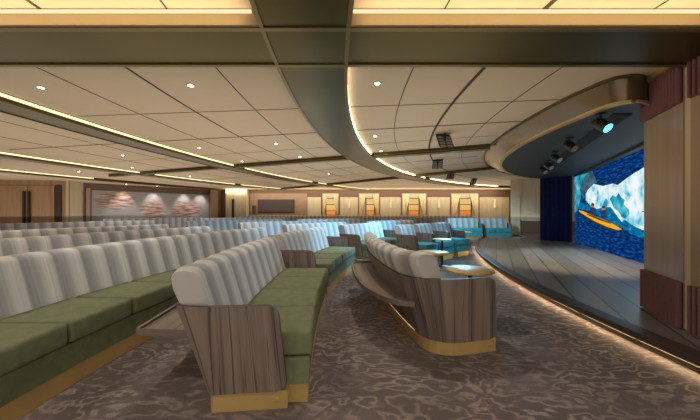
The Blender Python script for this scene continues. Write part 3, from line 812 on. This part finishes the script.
def array_lamp(x, y, z, rot, label):
    """square head of four louvred lamps"""
    t = thing('spotlight_array', (x, y, z), label, 'spotlight', 'black lamp heads on the ceiling ring')
    ca, sa = math.cos(rot), math.sin(rot); tl = math.radians(55)
    def P(u, v, n):
        # u across, v up the tilted face (towards the stage end), n out of the face
        vv = v*math.cos(tl)-n*math.sin(tl); zz = v*math.sin(tl)+n*-math.cos(tl)
        return (x+ca*u-sa*vv, y+sa*u+ca*vv, z-0.14+zz)
    mb = MB()
    def bx(m, u0, u1, v0, v1, n0, n1):
        m.hexa([P(u0, v0, n0), P(u1, v0, n0), P(u1, v1, n0), P(u0, v1, n0)], [P(u0, v0, n1), P(u1, v0, n1), P(u1, v1, n1), P(u0, v1, n1)])
    bx(mb, -0.13, 0.13, -0.15, 0.15, -0.03, 0.02); mb.build('housing', M['black'], t)
    mb = MB(); mb.tube((x, y, z-0.16), (x, y, z-0.002), 0.02); mb.build('mount', M['black'], t)
    for i in range(4):
        for j in range(2):
            cu, cv = -0.062+0.124*j, -0.11+0.073*i
            mb = MB(); bx(mb, cu-0.05, cu+0.05, cv-0.024, cv+0.024, 0.02, 0.034); mb.build('lamp', M['glasswall'], t)
array_lamp(1.66, 5.25, CEIL, 0.1, 'nearest and largest black lamp array on the ceiling right of the curved beam')
array_lamp(2.32, 7.95, CEIL, -0.35, 'second black lamp array along the ceiling ring')
array_lamp(3.55, 10.6, CEIL, -0.6, 'third black lamp array along the ceiling ring')
array_lamp(5.3, 12.9, CEIL, -0.9, 'farthest black lamp array along the ceiling ring, above the pale sofas')
for (x, y, lens, lab) in ((2.86, 3.42, 'blue_lens', 'nearest stage spotlight under the canopy with a cyan lens'), (3.33, 4.55, 'glasswall', 'second stage spotlight under the canopy'),
                       (3.84, 5.6, 'glasswall', 'third stage spotlight under the canopy'), (4.36, 6.6, 'glasswall', 'fourth stage spotlight under the canopy'), (4.72, 7.35, 'glasswall', 'farthest stage spotlight under the canopy')):
    track_spot(x, y, SOF-0.002, (x+0.5, y-1.6, 0.8), 'stage_spotlight', lab, 'spotlights under the stage canopy', 0.95, lens)

# ------------------------------------------------------------------ back wall bays: windows with drapes, pale panels with sconces
YB = 20.0
def drape(x0, x1, side, z0, z1, parent):
    """cream drape drawn to one side and tied at two thirds of its height"""
    mb = MB(); rows = []
    outer = x0 if side < 0 else x1
    w = abs(x1-x0)
    for z in lin(z1, z0, 10):
        k = (z1-z)/(z1-z0)
        tie = 0.72
        ww = w*(0.66-0.44*(k/tie)**1.3) if k < tie else w*(0.22+0.2*(k-tie)/(1-tie))
        r = []
        for i in range(17):
            u = i/16; x = outer+(ww*u if side < 0 else -ww*u)
            r.append((x, YB-0.10-0.03*math.sin(u*PI*7)-0.02, z))
        rows.append(r)
    mb.grid(rows); mb.grid([[(p[0], p[1]+0.02, p[2]) for p in r] for r in rows], flip=True)
    mb.build('drape', M['drape'], parent, smooth=True)
bays = [(322.5, 338.5, 326, 336, 'leftmost'), (359, 379, 366, 374.5, 'second from left'), (402, 426, 408, 419, 'third from left'), (451, 478, 459, 471, 'rightmost')]
X = lambda px: (px-350)*YB/300
for i, (b0, b1, w0, w1, lab) in enumerate(bays):
    w = struct(bpy.data.objects.new('window_%d' % (i+1), None)); COL.objects.link(w); w.location = (X((b0+b1)/2), YB, 0.72)
    z0, z1 = 0.72, 1.98
    mb = MB(); x0, x1 = X(w0), X(w1)
    mb.cap([(x0, YB-0.012, z0), (x1, YB-0.012, z0), (x1, YB-0.012, z1), (x0, YB-0.012, z1)], [(0, 0), (1, 0), (1, 1), (0, 1)]); mb.build('pane', M['view'], w)
    mb = MB()
    for xx in (x0, x1): mb.box(xx-0.03, xx+0.03, YB-0.05, YB-0.005, z0-0.03, z1+0.03)
    for k in range(4):
        zz = z0+(z1-z0)*k/3; mb.box(x0, x1, YB-0.045, YB-0.008, zz-0.022, zz+0.022)
    mb.build('window_frame', M['walnut_edge'], w)
    mb = MB(); mb.box(X(b0), X(b1), YB-0.005, YB-0.001, 0.0, 2.3); mb.build('reveal', M['cream_wall'], w)
    d = thing('drapes', (X((b0+b1)/2), YB-0.1, 0.3), 'pair of cream tied back drapes on the %s window' % lab, 'curtains', 'drapes on the back windows')
    mid = (X(b0)+X(b1))/2
    drape(X(b0)+0.02, mid-0.04, -1, 0.35, 2.25, d); drape(mid+0.04, X(b1)-0.02, 1, 0.35, 2.25, d)
panels = [(307.5, 321), (340, 358), (380, 401), (427.5, 450), (479.5, 509)]
for i, (a_, c_) in enumerate(panels):
    mb = MB(); mb.cap([(X(a_), YB-0.02, 0.05), (X(c_), YB-0.02, 0.05), (X(c_), YB-0.02, 2.05), (X(a_), YB-0.02, 2.05)], [(i*3, 0), (i*3+X(c_)-X(a_), 0), (i*3+X(c_)-X(a_), 2), (i*3, 2)])
    mb.box(X(a_), X(c_), YB-0.019, YB-0.001, 0.05, 2.05); trim(mb, M['cream_wall'])
    if i:
        xm = X((a_+c_)/2)
        t = thing('wall_sconce', (xm, YB-0.03, 1.6), 'slim glowing wall sconce on the %s pale wall panel' % ('first', 'second', 'third', 'fourth', 'rightmost')[i], 'lamp', 'slim sconces on the back wall')
        mb = MB(); mb.box(xm-0.07, xm+0.07, YB-0.035, YB-0.02, 1.3, 1.95); mb.build('back_plate', M['brass'], t)
        mb = MB(); mb.tube((xm, YB-0.07, 1.35), (xm, YB-0.07, 1.9), 0.035, 12); mb.build('tube', M['sconce'], t, smooth=True)
mb = MB(); mb.box(X(250), X(307), YB-0.03, YB-0.001, 0.0, 2.3); trim(mb, M['rosewall'])
tv = thing('television', (X(276), YB-0.04, 1.5), 'wide dark television on the rose brown back wall', 'television')
mb = MB(); mb.box(X(258), X(294.6), YB-0.075, YB-0.03, 1.03, 1.9); mb.build('housing', M['black'], tv, bevel=0.01)
mb = MB(); mb.box(X(258.6), X(294), YB-0.079, YB-0.075, 1.07, 1.87); mb.build('display', M['tv'], tv)
mb = MB(); mb.box(X(252.3), X(256), YB-0.06, YB-0.03, 0.95, 1.5); tag(mb.build('wall_cabinet', M['tv']), 'small dark wall cabinet left of the television', 'cabinet')
# pale door column between mural and television wall
mb = MB()
mb.cap([(X(230), 19.3, 0), (X(249), 19.3, 0), (X(249), 19.3, CEIL), (X(230), 19.3, CEIL)], [(0, 0), (1.2, 0), (1.2, 2.5), (0, 2.5)])
mb.box(X(230), X(249), 19.301, 20, 0, CEIL-0.002); trim(mb, M['cream_wall'])
mb = MB(); mb.box(X(214), X(221), 19.5, 20, 0, CEIL-0.002); trim(mb, M['oak'])
mb = MB(); mb.box(X(248.6), X(250.2), 19.27, 19.4, 0, CEIL-0.002); trim(mb, M['cream'])
d5 = MB(); d5.box(X(236), X(238.5), 19.27, 19.3, 0.3, 1.9); trim(d5, M['black'])

# mural on the left wall
a_, c_ = Vector((-13.05, 15.14)), Vector((-9.33, 19.83)); dm = (c_-a_).normalized(); Lm = (c_-a_).length; nm = Vector((dm.y, -dm.x))*0.05
mb = MB(); pts = [a_+nm*0.6, c_+nm*0.6]
mb.cap([(pts[0].x, pts[0].y, 0.3), (pts[1].x, pts[1].y, 0.3), (pts[1].x, pts[1].y, 2.2), (pts[0].x, pts[0].y, 2.2)], [(0, 0.3), (Lm, 0.3), (Lm, 2.2), (0, 2.2)])
mb.slab([tuple(a_+nm*0.55), tuple(c_+nm*0.55), tuple(c_+nm*0.1), tuple(a_+nm*0.1)], 0.3, 2.2)
tag(mb.build('mural', M['mural']), 'wide grey mural with pinkish brown fan shapes on the far left wall', 'mural')
for k, u in enumerate((1.3, 2.75, 4.4, 5.4)):
    q = a_+dm*u+nm*12
    t = thing('downlight', (q.x, q.y, CEIL), ('leftmost', 'second from left', 'third from left', 'rightmost')[k]+' recessed ceiling lamp washing the mural', 'downlight', 'wall washers over the mural')
    mb = MB(); mb.lathe([(0.05, CEIL-0.006), (0.055, CEIL-0.001)], (q.x, q.y, 0), 16); mb.build('bezel', M['panel'], t)
    mb = MB(); mb.lathe([(0.036, CEIL-0.009), (0.036, CEIL-0.006)], (q.x, q.y, 0), 16); mb.build('lens', M['lamp'], t)
    l_ = light('SPOT', 'mural_beam', (q.x, q.y, CEIL-0.03), 80, (1, 0.92, 0.85), spot_size=math.radians(70), spot_blend=0.8, shadow_soft_size=0.05)
    p_ = a_+dm*u; aim(l_, (p_.x, p_.y, 1.3))
for u0, u1 in ((-0.22, -0.06), (Lm+0.02, Lm+0.16)):
    p_, r_ = a_+dm*u0, a_+dm*u1
    mb = MB(); mb.slab([tuple(p_+nm*2), tuple(r_+nm*2), tuple(r_+nm*0.1), tuple(p_+nm*0.1)], 0, 2.3); trim(mb, M['oak'])

# double doors on the far left
w0, w1 = Vector((-17.6, 13.2)), Vector((-13.0, 13.85)); dw = (w1-w0).normalized(); nw = Vector((dw.y, -dw.x))
def onwall(px):
    k = (px-350)/300; u = (k*w0.y-w0.x)/(dw.x-k*dw.y); return u
def wbox(mb, u0, u1, o0, o1, z0, z1):
    f = lambda u, o: tuple(w0+dw*u+nw*o)
    mb.slab([f(u0, o1), f(u1, o1), f(u1, o0), f(u0, o0)], z0, z1)
for i, (pa, pb, ph) in enumerate(((-6, 28.2, 26), (28.8, 55, 31))):
    dr = struct(bpy.data.objects.new('door_%d' % (i+1), None)); COL.objects.link(dr); dr.location = (w0.x+dw.x*onwall(28), w0.y, 0)
    mb = MB(); u0, u1 = onwall(pa), onwall(pb)
    f = lambda u: w0+dw*u+nw*0.05
    mb.cap([(f(u0).x, f(u0).y, 0.02), (f(u1).x, f(u1).y, 0.02), (f(u1).x, f(u1).y, 2.3), (f(u0).x, f(u0).y, 2.3)], [(u0, 0), (u1, 0), (u1, 2.3), (u0, 2.3)])
    wbox(mb, u0, u1, 0.005, 0.049, 0.02, 2.3); mb.build('leaf', M['oak'], dr)
    mb = MB(); u = onwall(ph); wbox(mb, u-0.05, u+0.05, 0.08, 0.12, 0.5, 2.05)
    wbox(mb, u-0.02, u+0.02, 0.05, 0.08, 0.6, 0.66); wbox(mb, u-0.02, u+0.02, 0.05, 0.08, 1.85, 1.91); mb.build('door_handle', M['black'], dr)
mb = MB(); wbox(mb, onwall(56), onwall(62), 0.0, 0.06, 0, 2.35); trim(mb, M['walnut_edge'])

# ------------------------------------------------------------------ lights of the room and added fill lamps
def area(name, loc, tgt, power, col, sx, sy=None):
    o = light('AREA', name, loc, power, col); o.data.shape = 'RECTANGLE'; o.data.size = sx; o.data.size_y = sy or sx
    aim(o, tgt); return o
UP = (1.0, 0.84, 0.64)
for (x0, x1, y0, y1, p) in ((-17, -8.5, 8, 18, 1.0), (-8.2, -4.6, 2.8, 18, 1.0), (-3.9, -0.7, 2.8, 13, 1.0), (0.1, 2.4, 2.8, 12, 1.0), (-3.6, 10, 13, 19, 1.0), (-6, -0.6, -2, 1.9, 0.28), (0, 2.4, -2, 1.9, 0.28)):  # added upward fill at seat height, stands in for light bounced off the room
    o = light('AREA', 'added_bounce_fill', ((x0+x1)/2, (y0+y1)/2, 0.9), 2.15*(x1-x0)*(y1-y0)*p, UP, shape='RECTANGLE', size=x1-x0, size_y=y1-y0)
    o.rotation_euler = (PI, 0, 0)
for x0, x1 in ((-5.9, -0.7), (0.05, 2.4)):
    o = light('AREA', 'front_cove_lamp', ((x0+x1)/2, 1.95, BEAM-0.01), 1.3*(x1-x0), (1.0, 0.76, 0.4), shape='RECTANGLE', size=x1-x0, size_y=0.03); o.rotation_euler = (PI-0.25, 0, 0)
o = light('AREA', 'added_wall_fill', (1.0, 19.2, 2.5), 150, (1.0, 0.88, 0.66), shape='RECTANGLE', size=18, size_y=0.08); o.rotation_euler = (0.5, 0, 0)  # added fill to brighten the back wall, has no fixture
o = light('AREA', 'back_cove_lamp', (1.0, 19.0, 2.2), 80, (1.0, 0.76, 0.4), shape='RECTANGLE', size=18, size_y=0.1); o.rotation_euler = (PI, 0, 0)
# blue theatre spots from the ceiling ring onto the middle seats, warm and pale spots over the stage
def spot(name, loc, tgt, power, col, ang, soft=0.1):
    o = light('SPOT', name, loc, power, col, spot_size=math.radians(ang), spot_blend=0.7, shadow_soft_size=soft); aim(o, tgt)
spot('ring_spot', (1.75, 5.45, 2.2), (-0.4, 7.0, 0.6), 420, (0.25, 0.62, 1.0), 75)
spot('ring_spot', (2.3, 8.1, 2.2), (0.4, 9.3, 0.6), 500, (0.2, 0.6, 1.0), 80)
spot('ring_spot', (3.6, 10.3, 2.2), (2.0, 8.0, 0.4), 500, (0.2, 0.65, 1.0), 80)
spot('ring_spot', (3.7, 10.6, 2.2), (5.4, 12.7, 0.5), 420, (0.35, 0.75, 1.0), 70)
spot('ring_spot', (2.2, 8.0, 2.2), (-2.0, 9.5, 0.6), 260, (0.3, 0.65, 1.0), 70)
spot('ring_spot', (2.9, 5.9, 2.3), (2.0, 7.5, 0.6), 200, (0.25, 0.65, 1.0), 60)
spot('stage_beam', (4.2, 5.2, 2.15), (4.6, 6.0, 0.15), 200, (1.0, 0.85, 0.65), 95)
spot('stage_beam', (5.0, 7.3, 2.15), (5.4, 7.0, 0.15), 180, (0.65, 0.88, 1.0), 95)
spot('stage_beam', (5.6, 8.3, 2.15), (6.3, 9.6, 0.3), 25, (0.3, 0.5, 1.0), 80)

w = bpy.data.worlds.new('world'); S.world = w; w.use_nodes = True
bg = w.node_tree.nodes['Background']; bg.inputs[0].default_value = (1.0, 0.92, 0.82, 1); bg.inputs[1].default_value = 1.25

S.view_settings.view_transform = 'Standard'; S.view_settings.look = 'None'
S.view_settings.gamma = 1.0; S.view_settings.exposure = 0.0; S.view_settings.use_curve_mapping = False
